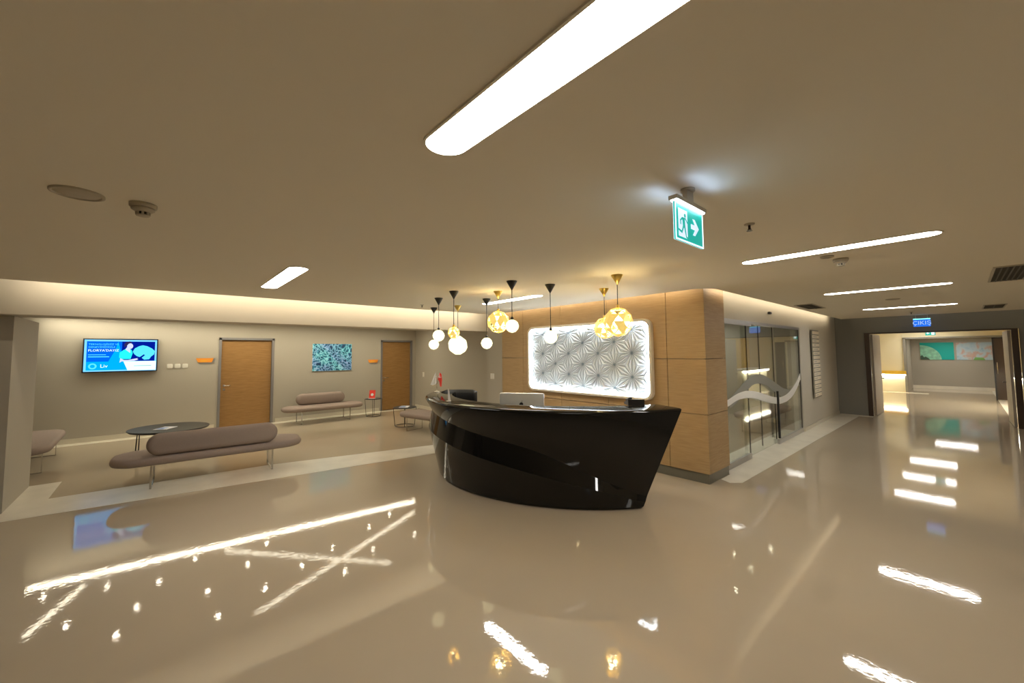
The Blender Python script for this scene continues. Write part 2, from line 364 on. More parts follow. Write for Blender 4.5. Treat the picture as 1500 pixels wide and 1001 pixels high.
def ribbon(up, lo, x, n=6):
    def interp(P, y):
        for a, b in zip(P, P[1:]):
            if a[0] <= y <= b[0]: k = (y-a[0])/(b[0]-a[0]); k2 = k; return a[1]+(b[1]-a[1])*k2
        return P[-1][1] if y > P[-1][0] else P[0][1]
    y0 = up[0][0]; y1 = up[-1][0]; v = []; f = []; N = 60
    def sm(P, y): return sum(interp(P, min(max(y+d, y0), y1)) for d in (-.12, -.06, 0, .06, .12))/5
    for i in range(N+1):
        y = y0+(y1-y0)*i/N
        for dx in (0, .002): v += [(x+dx, y, sm(lo, y)), (x+dx, y, sm(up, y))]
    for i in range(N):
        a = i*4; b = a+4
        f += [(a, a+1, b+1, b), (a+2, b+2, b+3, a+3), (a, b, b+2, a+2), (a+1, a+3, b+3, b+1)]
    f += [(0, 2, 3, 1), (N*4, N*4+1, N*4+3, N*4+2)]
    return MB().add(v, f)
gu = [(6.5, 1.03), (6.76, 1.12), (7.15, 1.26), (7.58, 1.36), (7.94, 1.36), (8.31, 1.29), (8.71, 1.18), (9.24, 1.02), (9.72, .96)]
gl = [(6.5, .89), (6.81, .96), (7.17, 1.09), (7.56, 1.20), (7.92, 1.20), (8.29, 1.13), (8.63, 1.01), (9.1, .88), (9.72, .79)]
wu = [(6.38, 1.02), (6.83, 1.1), (7.22, 1.12), (7.63, 1.08), (8.08, 1.0), (8.56, .91), (8.99, .86), (9.46, .89), (9.85, .98), (10.29, 1.14), (10.5, 1.30)]
wlo = [(6.38, .92), (6.82, 1.0), (7.2, 1.0), (7.62, .96), (8.06, .87), (8.54, .79), (8.97, .74), (9.44, .75), (9.85, .82), (10.25, .98), (10.5, 1.16)]
obj('grey_wave_film', ribbon(gu, gl, .007), M['film_grey'], w1, (0, -6.32, 0), label='grey frosted wave film across the glass')
obj('white_wave_film', ribbon(wu, wlo, .010), M['film_white'], w1, (0, -6.32, 0), label='white frosted wave film across the glass')
o = tag(obj('motion_sensor', cushion(.11, .05, .02, .05, .012, 4), M['black'], None, (-2.38, 8.49, 2.47), (0, PI/2, PI/2*0)), 'small black motion sensor on the wall above the glass doors', 'sensor')
o.rotation_euler = (PI/2, 0, PI/2)

# directory board
t = thing('directory_board', 'tall cream directory board of stacked name strips on the corridor wall', 'sign', (-2.355, 11.42, .65))
obj('wall_spacer', B(-.025, 0, .2, .5, .4, 1.2), M['alu'], t)
obj('back_plate', B(0, .012, 0, .72, 0, 1.6), M['plinth'], t)
for k in range(16):
    nm = obj('name_strip', B(.012, .024, .05, .67, .03+k*.098, .03+k*.098+.072), M['cream_frame'], t)
    if k % 2 == 0 or k % 3: obj('lettering', B(.024, .0255, .12, .35+.05*(k % 4), .055+k*.098, .075+k*.098), M['alu'], nm)

# ================================================================== CEILING LIGHTS
def ceiling_light(x0, x1, y, z, label, wdt=.165, grp=None):
    L = x1-x0; t = thing('ceiling_light', label, 'ceiling light', ((x0+x1)/2, y, z), 0, grp)
    ri = stadium(L+.02, wdt+.02, .1, 8); rj = stadium(L, wdt, .09, 8); n = len(ri)
    fr = MB(); fr.rings([[(x, y_, 0) for x, y_ in ri], [(x, y_, -.008) for x, y_ in ri], [(x, y_, -.008) for x, y_ in rj], [(x, y_, 0) for x, y_ in rj]], False, False)
    obj('light_frame', fr, M['ceiling'], t)
    obj('diffuser', MB().prism(rj, -.006, -.0005), M['panel_e'], t)
    return t
ceiling_light(-1.39, .0, .82, H, 'large rounded ceiling light panel nearest the viewer, at the top')
ceiling_light(-1.34, -.06, 4.10, H, 'long ceiling light before the oak wall corner, nearest of three in the corridor')
ceiling_light(-1.33, -.05, 7.38, H, 'ceiling light beside the glass doors, middle of three in the corridor')
ceiling_light(-1.33, -.03, 10.85, H, 'ceiling light nearest the exit sign with blue lettering, farthest of three in the corridor')
ceiling_light(-5.62, -4.10, .96, H, 'short slanted ceiling light above the waiting benches at left')
ceiling_light(-5.32, -3.98, 4.07, H, 'ceiling light behind the hanging lamps over the reception desk')
for k, yy in enumerate((17.0, 19.5, 22.4)):
    ceiling_light(-1.62, -.36, yy, H, ('nearest', 'middle', 'farthest')[k]+' ceiling light of the lobby beyond the doorway')
ceiling_light(-1.0, .2, 24.9, 2.24, 'ceiling light in front of the two far wall pictures')
# light lines and downlights over the waiting area
def line_light(a, b, wd, label, key):
    a = Vector(a); b = Vector(b); L = (b-a).length; t = thing('line_light', label, 'ceiling light', ((a.x+b.x)/2, (a.y+b.y)/2, 2.6), math.atan2(b.y-a.y, b.x-a.x))
    obj('diffuser', B(-L/2, L/2, -wd/2, wd/2, -.006, -.001), M[key], t)
    obj('light_frame', MB().box(-L/2, L/2, wd/2, wd/2+.012, -.008, 0).box(-L/2, L/2, -wd/2-.012, -wd/2, -.008, 0), M['white'], t)
line_light((-11.86, -1.76), (-10.97, 5.77), .13, 'longest and brightest light line, slanting along the waiting area wall', 'line_e')
line_light((-7.80, .75), (-10.27, 5.41), .085, 'longer slanting light line on the waiting area ceiling, mirrored in the floor', 'line_f')
line_light((-11.14, 1.21), (-7.43, 4.33), .085, 'crossing light line on the waiting area ceiling, mirrored in the floor', 'line_f')
line_light((-9.91, -1.47), (-11.34, -.96), .085, 'short light line on the waiting area ceiling near the column', 'line_f')
spots = [(-11.31, -1.47), (-9.88, -1.02), (-8.99, -.39), (-7.97, .07), (-10.98, -.63), (-10.55, .11), (-9.73, -.18), (-11.17, .69), (-8.49, .86), (-9.49, .79),
         (-10.13, 1.50), (-10.95, 1.98), (-8.89, 1.60), (-7.96, 1.93), (-9.27, 2.32), (-9.66, 3.05), (-8.45, 2.92), (-7.84, 2.76), (-10.15, 4.08), (-8.95, 3.69), (-10.57, 4.81), (-7.68, 3.58), (-8.99, 4.73),
         (-3.50, 9.38), (-3.01, 10.18), (-3.02, 8.99), (-2.98, 8.01)]
proto = None
for x, y in spots:
    lb = 'small round downlight in the waiting area ceiling' if x < -5 else 'small round downlight in the ceiling behind the glass doors'
    if proto is None:
        proto = thing('downlight', lb, 'downlight', (x, y, 2.6), 0, 'waiting area downlights')
        obj('trim_ring', MB().rings([[(r*math.cos(a*PI/8), r*math.sin(a*PI/8), z) for a in range(16)] for r, z in ((.05, 0), (.05, -.006), (.034, -.006), (.034, 0))], True, False), M['white'], proto)
        obj('lamp', MB().lathe([(.032, -.001), (.032, -.004)], 12), M['spot_e'], proto)
    else:
        o = dup(proto, (x, y, 2.6), 0, lb)
        if x > -5: o['group'] = 'glass room downlights'
# ================================================================== CEILING FITTINGS
def smoke(x, y, label):
    t = thing('smoke_detector', label, 'smoke detector', (x, y, H))
    obj('base', MB().lathe([(.058, 0), (.058, -.018), (.054, -.022)], 28), M['offwhite'], t)
    obj('housing', MB().lathe([(.050, -.024), (.050, -.032), (.032, -.045)], 28), M['offwhite'], t)
    obj('vent_ring', MB().lathe([(.026, -.045), (.026, -.060)], 20), M['dark'], t)
    for k in range(8):
        a = k*PI/4; obj('fin', B(.025, .031, -.005, .005, -.060, -.045), M['offwhite'], t, (0, 0, 0), (0, 0, a))
    obj('cap', MB().lathe([(.031, -.060), (.028, -.066), (.012, -.069)], 24), M['offwhite'], t)
smoke(-2.93, -.10, 'round smoke detector on the dim ceiling at left, beside the flat speaker disc')
smoke(-.70, 4.62, 'round smoke detector on the corridor ceiling behind the nearest long light')
def disc(x, y, r, label, cat='speaker'):
    t = thing('ceiling_speaker', label, cat, (x, y, H))
    obj('rim', MB().rings([[(q*math.cos(a*PI/20), q*math.sin(a*PI/20), z) for a in range(40)] for q, z in ((r, 0), (r, -.008), (r*.88, -.012), (r*.86, 0))], True, False), M['offwhite'], t)
    obj('speaker_grille', MB().lathe([(r*.86, -.002), (r*.80, -.007), (r*.3, -.009)], 40), M['offwhite'], t)
disc(-2.93, -.345, .10, 'flat round ceiling speaker at far left of the ceiling')
disc(-.73, 9.0, .09, 'flat round ceiling speaker between the corridor lights')
disc(-.76, 4.40, .05, 'tiny round ceiling disc beside the corridor smoke detector', 'ceiling disc')
def sprinkler(x, y, label):
    t = thing('sprinkler', label, 'sprinkler', (x, y, H))
    obj('escutcheon', MB().lathe([(.032, 0), (.030, -.006), (.014, -.010)], 20), M['offwhite'], t)
    obj('sprinkler_head', MB().lathe([(.008, -.010), (.008, -.035), (.012, -.036), (.012, -.039)], 10), M['brown'], t)
    obj('deflector', MB().lathe([(.018, -.046), (.018, -.048)], 14).tube([(.009, 0, -.036), (.012, 0, -.047)], .002, 5).tube([(-.009, 0, -.036), (-.012, 0, -.047)], .002, 5), M['chrome'], t)
sprinkler(-.887, 2.863, 'small pendent sprinkler on the ceiling between the exit sign and the long light')
sprinkler(-.73, 12.5, 'small sprinkler on the ceiling in front of the blue lettered sign')
sprinkler(-6.05, 3.30, 'small sprinkler on the ceiling behind the hanging lamps')
def vent(x0, x1, y0, y1, label, n=8, m_=3):
    t = thing('ceiling_vent', label, 'air vent', ((x0+x1)/2, (y0+y1)/2, H)); a = (x1-x0)/2; b = (y1-y0)/2
    obj('backing', B(-a, a, -b, b, -.003, -.0005), M['dark'], t)
    obj('vent_frame', MB().box(-a-.02, a+.02, -b-.02, -b, -.012, 0).box(-a-.02, a+.02, b, b+.02, -.012, 0).box(-a-.02, -a, -b, b, -.012, 0).box(a, a+.02, -b, b, -.012, 0), M['offwhite'], t)
    for k in range(1, n): obj('slat', B(-a, a, -b+2*b*k/n-.010, -b+2*b*k/n+.010, -.011, -.004), M['grille'], t)
    for k in range(1, m_): obj('cross_bar', B(-a+2*a*k/m_-.006, -a+2*a*k/m_+.006, -b, b, -.013, -.011), M['grille'], t)
vent(-2.0, -1.76, 8.7, 9.7, 'flat square air vent in the ceiling above the glass doors', 8, 2)
vent(.26, .50, 6.35, 7.65, 'large black grille vent at the right edge of the ceiling', 22, 6)
vent(.31, .56, 11.7, 12.7, 'smaller dark air vent in the ceiling before the far doorway, at right', 9, 2)

# ================================================================== EXIT SIGNS
M['exit_green'] = mat('exit_green', (.0, .30, .24), .5, emit=(0, .40, .34), es=.33)
M['exit_white'] = mat('exit_white', (.8, .85, .9), .5, emit=(.62, .74, .95), es=.36)
M['exit_edge'] = emat('lit_acrylic_edge', (.70, .86, 1), .8)
t = thing('exit_sign', 'green hanging emergency exit sign with a running figure and arrow', 'exit sign', (-.895, 2.0, H))
obj('ceiling_rose', MB().lathe([(.035, 0), (.035, -.012)], 20), M['offwhite'], t)
obj('bracket', B(-.012, .012, -.035, .035, -.075, -.012), M['offwhite'], t)
hs = obj('lamp_housing', B(-.022, .022, -.165, .165, -.092, -.072), M['offwhite'], t)
obj('lamp_strip', B(-.015, .015, -.155, .155, -.098, -.092), M['led_exit'], hs)
pl = obj('sign_plate', B(-.004, .004, -.155, .155, -.285, -.098), M['exit_green'], t)
ed = MB()
for sx in (1, -1):
    e0, e1 = (.004, .0055) if sx > 0 else (-.0055, -.004)
    ed.box(e0, e1, -.155, -.147, -.285, -.098).box(e0, e1, .147, .155, -.285, -.098).box(e0, e1, -.155, .155, -.285, -.278)
obj('lit_border', ed, M['exit_edge'], pl)
def both(pts, zc, d=.0055):
    mb = MB()
    for sx in (1, -1):
        m = Matrix(((0, 0, 1, 0), (1, 0, 0, 0), (0, 1, 0, 0), (0, 0, 0, 1)))
        z0, z1 = (.0055, .0062) if sx > 0 else (-.0062, -.0055)
        for P in pts: mb.prism(P, z0*d/.0055, z1*d/.0055, m)
    return mb
# y grows to the right in the picture; the figure runs towards the arrow
rect = [(-.125, -.265), (-.030, -.265), (-.030, -.125), (-.125, -.125)]
obj('doorway_symbol', both([rect], 0), M['exit_white'], pl)
man = [[(-.068, -.150), (-.060, -.142), (-.050, -.145), (-.047, -.155), (-.054, -.163), (-.064, -.160)],
       [(-.088, -.165), (-.060, -.165), (-.058, -.205), (-.080, -.210), (-.084, -.185)],
       [(-.060, -.167), (-.030, -.192), (-.025, -.188), (-.056, -.160)], [(-.088, -.165), (-.110, -.182), (-.108, -.205), (-.100, -.205), (-.101, -.186), (-.084, -.175)],
       [(-.080, -.205), (-.095, -.235), (-.130, -.228), (-.132, -.236), (-.092, -.248), (-.070, -.212)],
       [(-.072, -.205), (-.050, -.262), (-.030, -.268), (-.030, -.260), (-.045, -.255), (-.058, -.200)]]
obj('running_figure', both(man, 0, .0065), M['exit_green'], pl)
arr = [(.010, -.205), (.055, -.205), (.030, -.235), (.055, -.235), (.100, -.192), (.055, -.150), (.030, -.150), (.055, -.180), (.010, -.180)]
obj('arrow_symbol', both([arr], 0), M['exit_white'], pl)
ld = bpy.data.lights.new('exit_glow', 'AREA'); ld.shape = 'RECTANGLE'; ld.size = .03; ld.size_y = .28; ld.energy = .05; ld.color = (.45, .62, 1)
lo = bpy.data.objects.new('exit_lamp', ld); COL.objects.link(lo); lo.location = (-.81, 1.98, 2.53); lo.rotation_euler = (0, math.radians(215), 0)
ld2 = ld.copy(); l2 = bpy.data.objects.new('exit_lamp', ld2); COL.objects.link(l2); l2.location = (-1.0, 1.98, 2.53); l2.rotation_euler = (0, math.radians(-215), 0)
# blue lettered sign
M['blue_e'] = emat('blue_lit_sign', (.02, .16, .80), .42); M['cyan_e'] = emat('cyan_lit_edge', (.25, .85, .95), .6); M['lblue_e'] = emat('pale_blue_letters', (.45, .65, 1), .36)
t = thing('lettered_sign', 'blue hanging sign reading CIKIS in pale letters before the far doorway', 'sign', (-.63, 13.70, 2.60))
obj('hanger', MB().tube([(-.1, 0, 0), (-.1, 0, -.09)], .005).tube([(.1, 0, 0), (.1, 0, -.09)], .005), M['alu'], t)
pl = obj('sign_plate', B(-.145, .145, -.01, .01, -.285, -.09), M['blue_e'], t)
obj('lit_top', B(-.145, .145, -.013, .013, -.115, -.09), M['cyan_e'], pl)
obj('lettering', text_mesh('ÇIKIŞ', .13, M['lblue_e'], .002), None, pl, (0, -.013, -.20), (PI/2, 0, 0))
t = thing('direction_sign', 'tiny green and white direction sign hanging in the lobby beyond the doorway', 'exit sign', (-.66, 18, 2.6))
obj('hanger', MB().tube([(0, 0, 0), (0, 0, -.26)], .006), M['alu'], t)
pl = obj('sign_plate', B(-.11, .11, -.008, .008, -.40, -.26), M['exit_green'], t)
obj('arrow_symbol', MB().prism([(-.09, 0), (-.05, .035), (-.05, .012), (-.02, .012), (-.02, -.012), (-.05, -.012), (-.05, -.035)], 0, .002, Matrix.Translation((0, -.008, -.33)) @ Matrix.Rotation(PI/2, 4, 'X')), M['exit_white'], pl)
obj('figure_symbol', B(.02, .09, -.0105, -.0085, -.38, -.28), M['exit_white'], pl)

# ================================================================== RECEPTION DESK
def lerp(a, b, k): return a+(b-a)*k
def Tp(s, dr=0):
    a = math.radians(-20.8-s*108); r = 2.62-(max(0, s-.5)**2)*1.0+dr; return (-4.6+r*math.cos(a), 5.4+r*math.sin(a))
def Bp(s, dr=0):
    a = math.radians(-30.2-s*92); r = 2.34-(max(0, s-.5)**2)*.6+dr; return (-4.5+r*math.cos(a), 5.3+r*math.sin(a))
DT = 1.12
Z1 = [.115, .23, .355, .495, .645, .71, .76, .81, .865, .905, .92, .925, .925]
Z2 = [.06, .17, .25, .32, .395, .455, .51, .555, .615, .65, .67, .68, .68]
def arr_i(A, s):
    x = s*(len(A)-1); i = min(int(x), len(A)-2); return lerp(A[i], A[i+1], x-i)
def dpt(s, z, off):
    t_ = Tp(s); b_ = Bp(s); k = z/DT; x = lerp(b_[0], t_[0], k); y = lerp(b_[1], t_[1], k); dx, dy = x+4.55, y-5.35; r = math.hypot(dx, dy)
    return (x+dx/r*off, y+dy/r*off, z)
def sm_arr(A, s): return sum(arr_i(A, min(1, max(0, s+d))) for d in (-.06, -.03, 0, .03, .06))/5
N = 72; v = []; f = []; rows = 0
cols = []
for i in range(N+1):
    s = i/N; z1 = sm_arr(Z1, s); z2 = sm_arr(Z2, s); c = []
    fade = min(1, s/.10)
    # inner bottom, inner top, top edge, lip roundings, crease 1, crease 2, bottom, toe
    ti = Tp(s, -.42)
    bi = Bp(s, -.25); c.append((bi[0], bi[1], 0.0)); c.append((ti[0], ti[1], DT))
    p = dpt(s, DT, -.035); c.append((p[0], p[1], DT))
    p = dpt(s, DT, -.010); c.append((p[0], p[1], DT-.010))
    c.append(dpt(s, DT-.035, 0.0))
    c.append(dpt(s, z1, -.055*fade-.012))
    c.append(dpt(s, z2, .035*fade+.0))
    c.append(dpt(s, .03, -.0)); c.append(dpt(s, .0, -.03))
    cols.append(c)
R = len(cols[0]); me_v = [p for c in cols for p in c]; me_f = []
for i in range(N):
    for k in range(R): k2 = (k+1) % R; me_f.append((i*R+k, i*R+k2, (i+1)*R+k2, (i+1)*R+k))
me_f += [tuple(range(R)), tuple(N*R+k for k in range(R))[::-1]]
mb = MB().add(me_v, me_f, True); mb.sm[-1] = mb.sm[-2] = False
me = mb.mesh('desk_shell', M['black_gloss'])
# hard creases
at = me.attributes.new('sharp_edge', 'BOOLEAN', 'EDGE'); hard = {0, 1, 5, 6, 7, 8}
for e in me.edges:
    a, b = e.vertices
    ka, kb = a % R, b % R; ia, ib = a//R, b//R
    if (ia != ib and ka == kb and ka in hard) or (ia == ib and ia in (0, N)): at.data[e.index].value = True
rd = thing('reception_desk', 'black glossy boat-shaped reception desk with faceted curved front', 'desk', (-4.4, 3.4, 0))
sh = obj('desk_shell', me, None, rd, (4.4, -3.4, 0))
wt = MB(); v = []; f = []
for i in range(33):
    s = .03+.90*i/32; a_ = Tp(s, -.425); b_ = Tp(s, -.98)
    v += [(a_[0], a_[1], .72), (b_[0], b_[1], .72), (b_[0], b_[1], .75), (a_[0], a_[1], .75)]
for i in range(32):
    a = i*4; b = a+4; f += [(a, b, b+1, a+1), (a+1, b+1, b+2, a+2), (a+2, b+2, b+3, a+3), (a+3, b+3, b, a)]
f += [(0, 1, 2, 3), (131, 130, 129, 128)]
obj('work_surface', MB().add(v, f), M['black'], rd, (4.4, -3.4, 0))
for s in (.12, .5, .86):
    p = Tp(s, -.72); obj('support_panel', B(-.02, .02, -.25, .25, 0, .719), M['black'], rd, (p[0]+4.4, p[1]-3.4, 0), (0, 0, math.radians(-20.8-s*108-90)))
# things on and behind the desk
def rz(v): return math.atan2(v[1], v[0])
VR = rz((.661, .750))
t = thing('computer_monitor', 'silver all-in-one computer seen from behind on the desk', 'computer', (-4.03, 3.72, .752), math.radians(36))
obj('casing', cushion(.62, .40, .02, .035, .012, 4, Matrix.Translation((0, .018, .27)) @ Matrix.Rotation(PI/2, 4, 'X')), M['silver'], t)
obj('stand', MB().box(-.10, .10, .0, .012, .0, .20).box(-.10, .10, -.02, .18, 0, .008), M['silver'], t)
lg = MB().prism([(.030*math.cos(a)*(1 if math.cos(a) < .5 else .82), .030*math.sin(a)) for a in [k*PI/8 for k in range(16)]], 0, .002, Matrix.Translation((0, -.018, .315)) @ Matrix.Rotation(PI/2, 4, 'X'))
lg.prism([(0, .036), (.004, .048), (.014, .052), (.010, .040)], 0, .002, Matrix.Translation((0, -.018, .315)) @ Matrix.Rotation(PI/2, 4, 'X'))
obj('logo', lg, M['black'], t)
# office chair
t = thing('office_chair', 'black office chair behind the left end of the desk, only its backrest showing', 'chair', (-5.73, 3.86, 0), VR)
v = []; R_ = []
for k in range(9):
    u = -1+2*k/8; x = .30*u; cy = .10*(u*u)
    R_.append([(x, -cy*1.0, .62), (x, -cy-.05, .62), (x, -cy-.06, 1.10), (x, -cy-.045, 1.155 if abs(u) < .9 else 1.13), (x, -cy-.005, 1.155 if abs(u) < .9 else 1.13), (x, -cy, 1.10)])
obj('backrest', MB().rings(R_, True, True), M['black'], t)
obj('seat', cushion(.52, .50, .12, .08, .04, 6, Matrix.Translation((0, .24, .44))), M['black'], t)
obj('gas_column', MB().lathe([(.03, .10), (.03, .44)], 12, Matrix.Translation((0, .24, 0))), M['black_metal'], t)
bs = MB()
for k in range(5):
    a = k*2*PI/5; bs.tube([(0, .24, .12), (.28*math.cos(a), .24+.28*math.sin(a), .07)], .018)
obj('star_base', bs, M['black_metal'], t)
for k in range(5):
    a = k*2*PI/5; obj('caster', MB().lathe([(.028, -.02), (.028, .02)], 14, Matrix.Translation((.28*math.cos(a), .24+.28*math.sin(a), .028)) @ Matrix.Rotation(PI/2, 4, 'X')), M['black'], t)
for s_ in (-1, 1): obj('armrest', MB().box(s_*.29-.03, s_*.29+.03, .06, .34, .64, .67).box(s_*.29-.012, s_*.29+.012, .18, .22, .46, .64), M['black'], t)
obj('back_support', MB().tube([(0, .24, .45), (0, .02, .46), (0, -.02, .66)], .018), M['black_metal'], t)
# phone on the ledge
t = thing('desk_phone', 'black desk telephone on the right end of the reception desk', 'telephone', (-2.72, 4.40, DT), math.radians(50))
obj('phone_body', MB().add([(-.10, -.08, 0), (.10, -.08, 0), (.10, .08, 0), (-.10, .08, 0), (-.10, -.08, .07), (.10, -.08, .07), (.10, .08, .025), (-.10, .08, .025)], [(0, 3, 2, 1), (4, 5, 6, 7), (0, 1, 5, 4), (1, 2, 6, 5), (2, 3, 7, 6), (3, 0, 4, 7)]), M['black'], t)
obj('handset', cushion(.17, .04, .018, .025, .012, 4, Matrix.Translation((-.065, 0, .055)) @ Matrix.Rotation(-.27, 4, 'X') @ Matrix.Rotation(PI/2, 4, 'Z')), M['black'], t)
obj('screen', B(.0, .08, -.05, -.02, .0665, .068), M['silver'], t)
# acrylic holder
p = dpt(.66, DT, -.16)
t = thing('acrylic_holder', 'narrow clear acrylic stand on the left curve of the desk', 'stand', (p[0], p[1], DT), VR)
obj('upright', MB().add([(-.008, -.002, 0), (.028, -.002, 0), (-.008, .002, 0), (.028, .002, 0), (-.012, -.002, .17), (.002, -.002, .17), (-.012, .002, .17), (.002, .002, .17)], [(0, 1, 5, 4), (2, 6, 7, 3), (0, 4, 6, 2), (1, 3, 7, 5), (4, 5, 7, 6), (0, 2, 3, 1)]), M['cloth'], t)
obj('foot', B(-.03, .03, -.03, .03, 0, .004), M['cloth'], t)
# flags
t = thing('flag_stand', 'small desk stand with a white pennant and a red crescent flag', 'flag stand', (-5.93, 3.52, DT), VR)
obj('base', MB().lathe([(.045, 0), (.045, .010), (.010, .022)], 20), M['skirt'], t)
obj('pole', MB().tube([(0, 0, .02), (0, 0, .12), (-.02, 0, .335)], .004).tube([(0, 0, .12), (.045, 0, .33)], .004), M['chrome'], t)
obj('white_flag', MB().add([(-.02, -.003, .34), (-.105, -.010, .125), (-.07, .02, .11), (-.03, -.004, .125), (.0, 0, .16), (-.02, .003, .34), (-.105, -.004, .125), (-.07, .026, .11), (-.03, .003, .125), (.0, .004, .16)],
    [(0, 1, 2), (0, 2, 3), (0, 3, 4), (5, 7, 6), (5, 8, 7), (5, 9, 8), (0, 5, 6, 1), (1, 6, 7, 2), (2, 7, 8, 3), (3, 8, 9, 4), (4, 9, 5, 0)]), M['cloth'], t)
rf = obj('red_flag', MB().add([(.045, 0, .33), (.012, 0, .22), (.040, .01, .17), (.055, -.006, .095), (.078, 0, .085), (.088, .008, .20), (.078, 0, .30),
    (.045, .005, .33), (.012, .005, .22), (.040, .015, .17), (.055, 0, .095), (.078, .005, .085), (.088, .013, .20), (.078, .005, .30)],
    [(0, 1, 2, 3, 4, 5, 6), (13, 12, 11, 10, 9, 8, 7)]+[(i, (i+1) % 7, 7+(i+1) % 7, 7+i) for i in range(7)]), M['red'], t)
cr = MB(); n = 12; P = [(.018*math.cos(a), .018*math.sin(a)) for a in [PI*.35+k*(PI*1.3)/n for k in range(n+1)]]; Q = [(.005+.013*math.cos(a), .013*math.sin(a)) for a in [PI*.35+k*(PI*1.3)/n for k in range(n+1)]][::-1]
cr.prism(P+Q, 0, .002, Matrix.Translation((.052, -.008, .255)) @ Matrix.Rotation(PI/2, 4, 'X'))
st = [((.009 if k % 2 == 0 else .004)*math.cos(k*PI/5), (.009 if k % 2 == 0 else .004)*math.sin(k*PI/5)) for k in range(10)]
cr.prism(st, 0, .002, Matrix.Translation((.068, -.008, .250)) @ Matrix.Rotation(PI/2, 4, 'X'))
obj('crescent_and_star', cr, M['cloth'], rf)

# ================================================================== LIT RELIEF PANEL
px0, px1, pz0, pz1 = -5.70, -3.05, 1.04, 2.27
cxp = (px0+px1)/2; czp = (pz0+pz1)/2; PW = px1-px0; PH = pz1-pz0
rp = thing('light_box', 'large backlit white wall panel of star-folded relief with rounded cream frame', 'light box', (cxp, 5.5, czp))
mt = Matrix.Rotation(PI/2, 4, 'X')          # local xy -> xz, local z -> -y
oo = stadium(PW, PH, .13, 8); ii = stadium(PW-.09, PH-.09, .10, 8)
R_ = [[(x, y, z) for x, y in q] for q, z in ((oo, 0), (oo, .065), (stadium(PW-.02, PH-.02, .125, 8), .075), (stadium(PW-.075, PH-.075, .105, 8), .075), (ii, .065), (ii, 0))]
obj('frame', MB().rings(R_, True, False, mt), M['cream_frame'], rp)
obj('backing', MB().prism(ii, .001, .006, mt), mat('fold_shade_backing', (.20, .26, .32), .7), rp, label='blue-grey backing in the slits, standing in for shade in the folds')  # dark colour seen through the slits imitates shading lines of the folds
li = MB(); i2 = stadium(PW-.094, PH-.094, .098, 8); i3 = stadium(PW-.11, PH-.11, .09, 8)
li.rings([[(x, y, z) for x, y in q] for q, z in ((i2, .035), (i2, .062), (i3, .062), (i3, .035), (i2, .035))], True, False, mt)
obj('edge_light', li, M['led_cool'], rp)
# folded star relief: stars on a triangular lattice, ridges radiate from deep centres
def relief():
    mb = MB(); a = .37; h = a*math.sqrt(3)/2; K = 12; W2, H2 = (PW-.115)/2, (PH-.115)/2
    def inside(x, y): return abs(x) <= W2-.02 and abs(y) <= H2-.02
    def cl(x, y): return (max(-W2, min(W2, x)), max(-H2, min(H2, y)))
    for j in range(-5, 6):
        for i in range(-4, 5):
            for up in (0, 1):
                x = i*a+(j % 2)*a/2; y = j*h
                T = [(x, y), (x+a, y), (x+a/2, y+h)] if up else [(x, y), (x+a/2, y-h), (x+a, y)]
                T = [(q, p-.09) for p, q in T]
                gx = sum(p[0] for p in T)/3; gy = sum(p[1] for p in T)/3
                for k in range(3):
                    A = T[k]; Bq = T[(k+1) % 3]; mid = ((A[0]+Bq[0])/2, (A[1]+Bq[1])/2)
                    for (s0, e0) in ((A, mid), (Bq, mid)):
                        # fan of folds between star centre and triangle centre / edge middle
                        n0 = 3
                        ring = [(lerp(e0[0], gx, q/n0), lerp(e0[1], gy, q/n0)) for q in range(n0+1)]
                        zz = [.008, .042, .008, .042]
                        for q in range(n0):
                            P3 = [s0, ring[q], ring[q+1]]
                            if any(inside(*p) for p in P3):
                                vs = [(*cl(*s0), .010), (*cl(*ring[q]), zz[q]), (*cl(*ring[q+1]), zz[q+1])]
                                m_ = [(vs[1][c]+vs[2][c])/2 for c in range(3)]
                                mb.add([[lerp(vs[0][c], m_[c], .09) for c in range(3)], [lerp(vs[1][c], vs[2][c], .09) for c in range(3)], [lerp(vs[2][c], vs[1][c], .09) for c in range(3)]], [(0, 1, 2)], False, mt)
    return mb
obj('star_relief', relief(), M['relief'], rp)

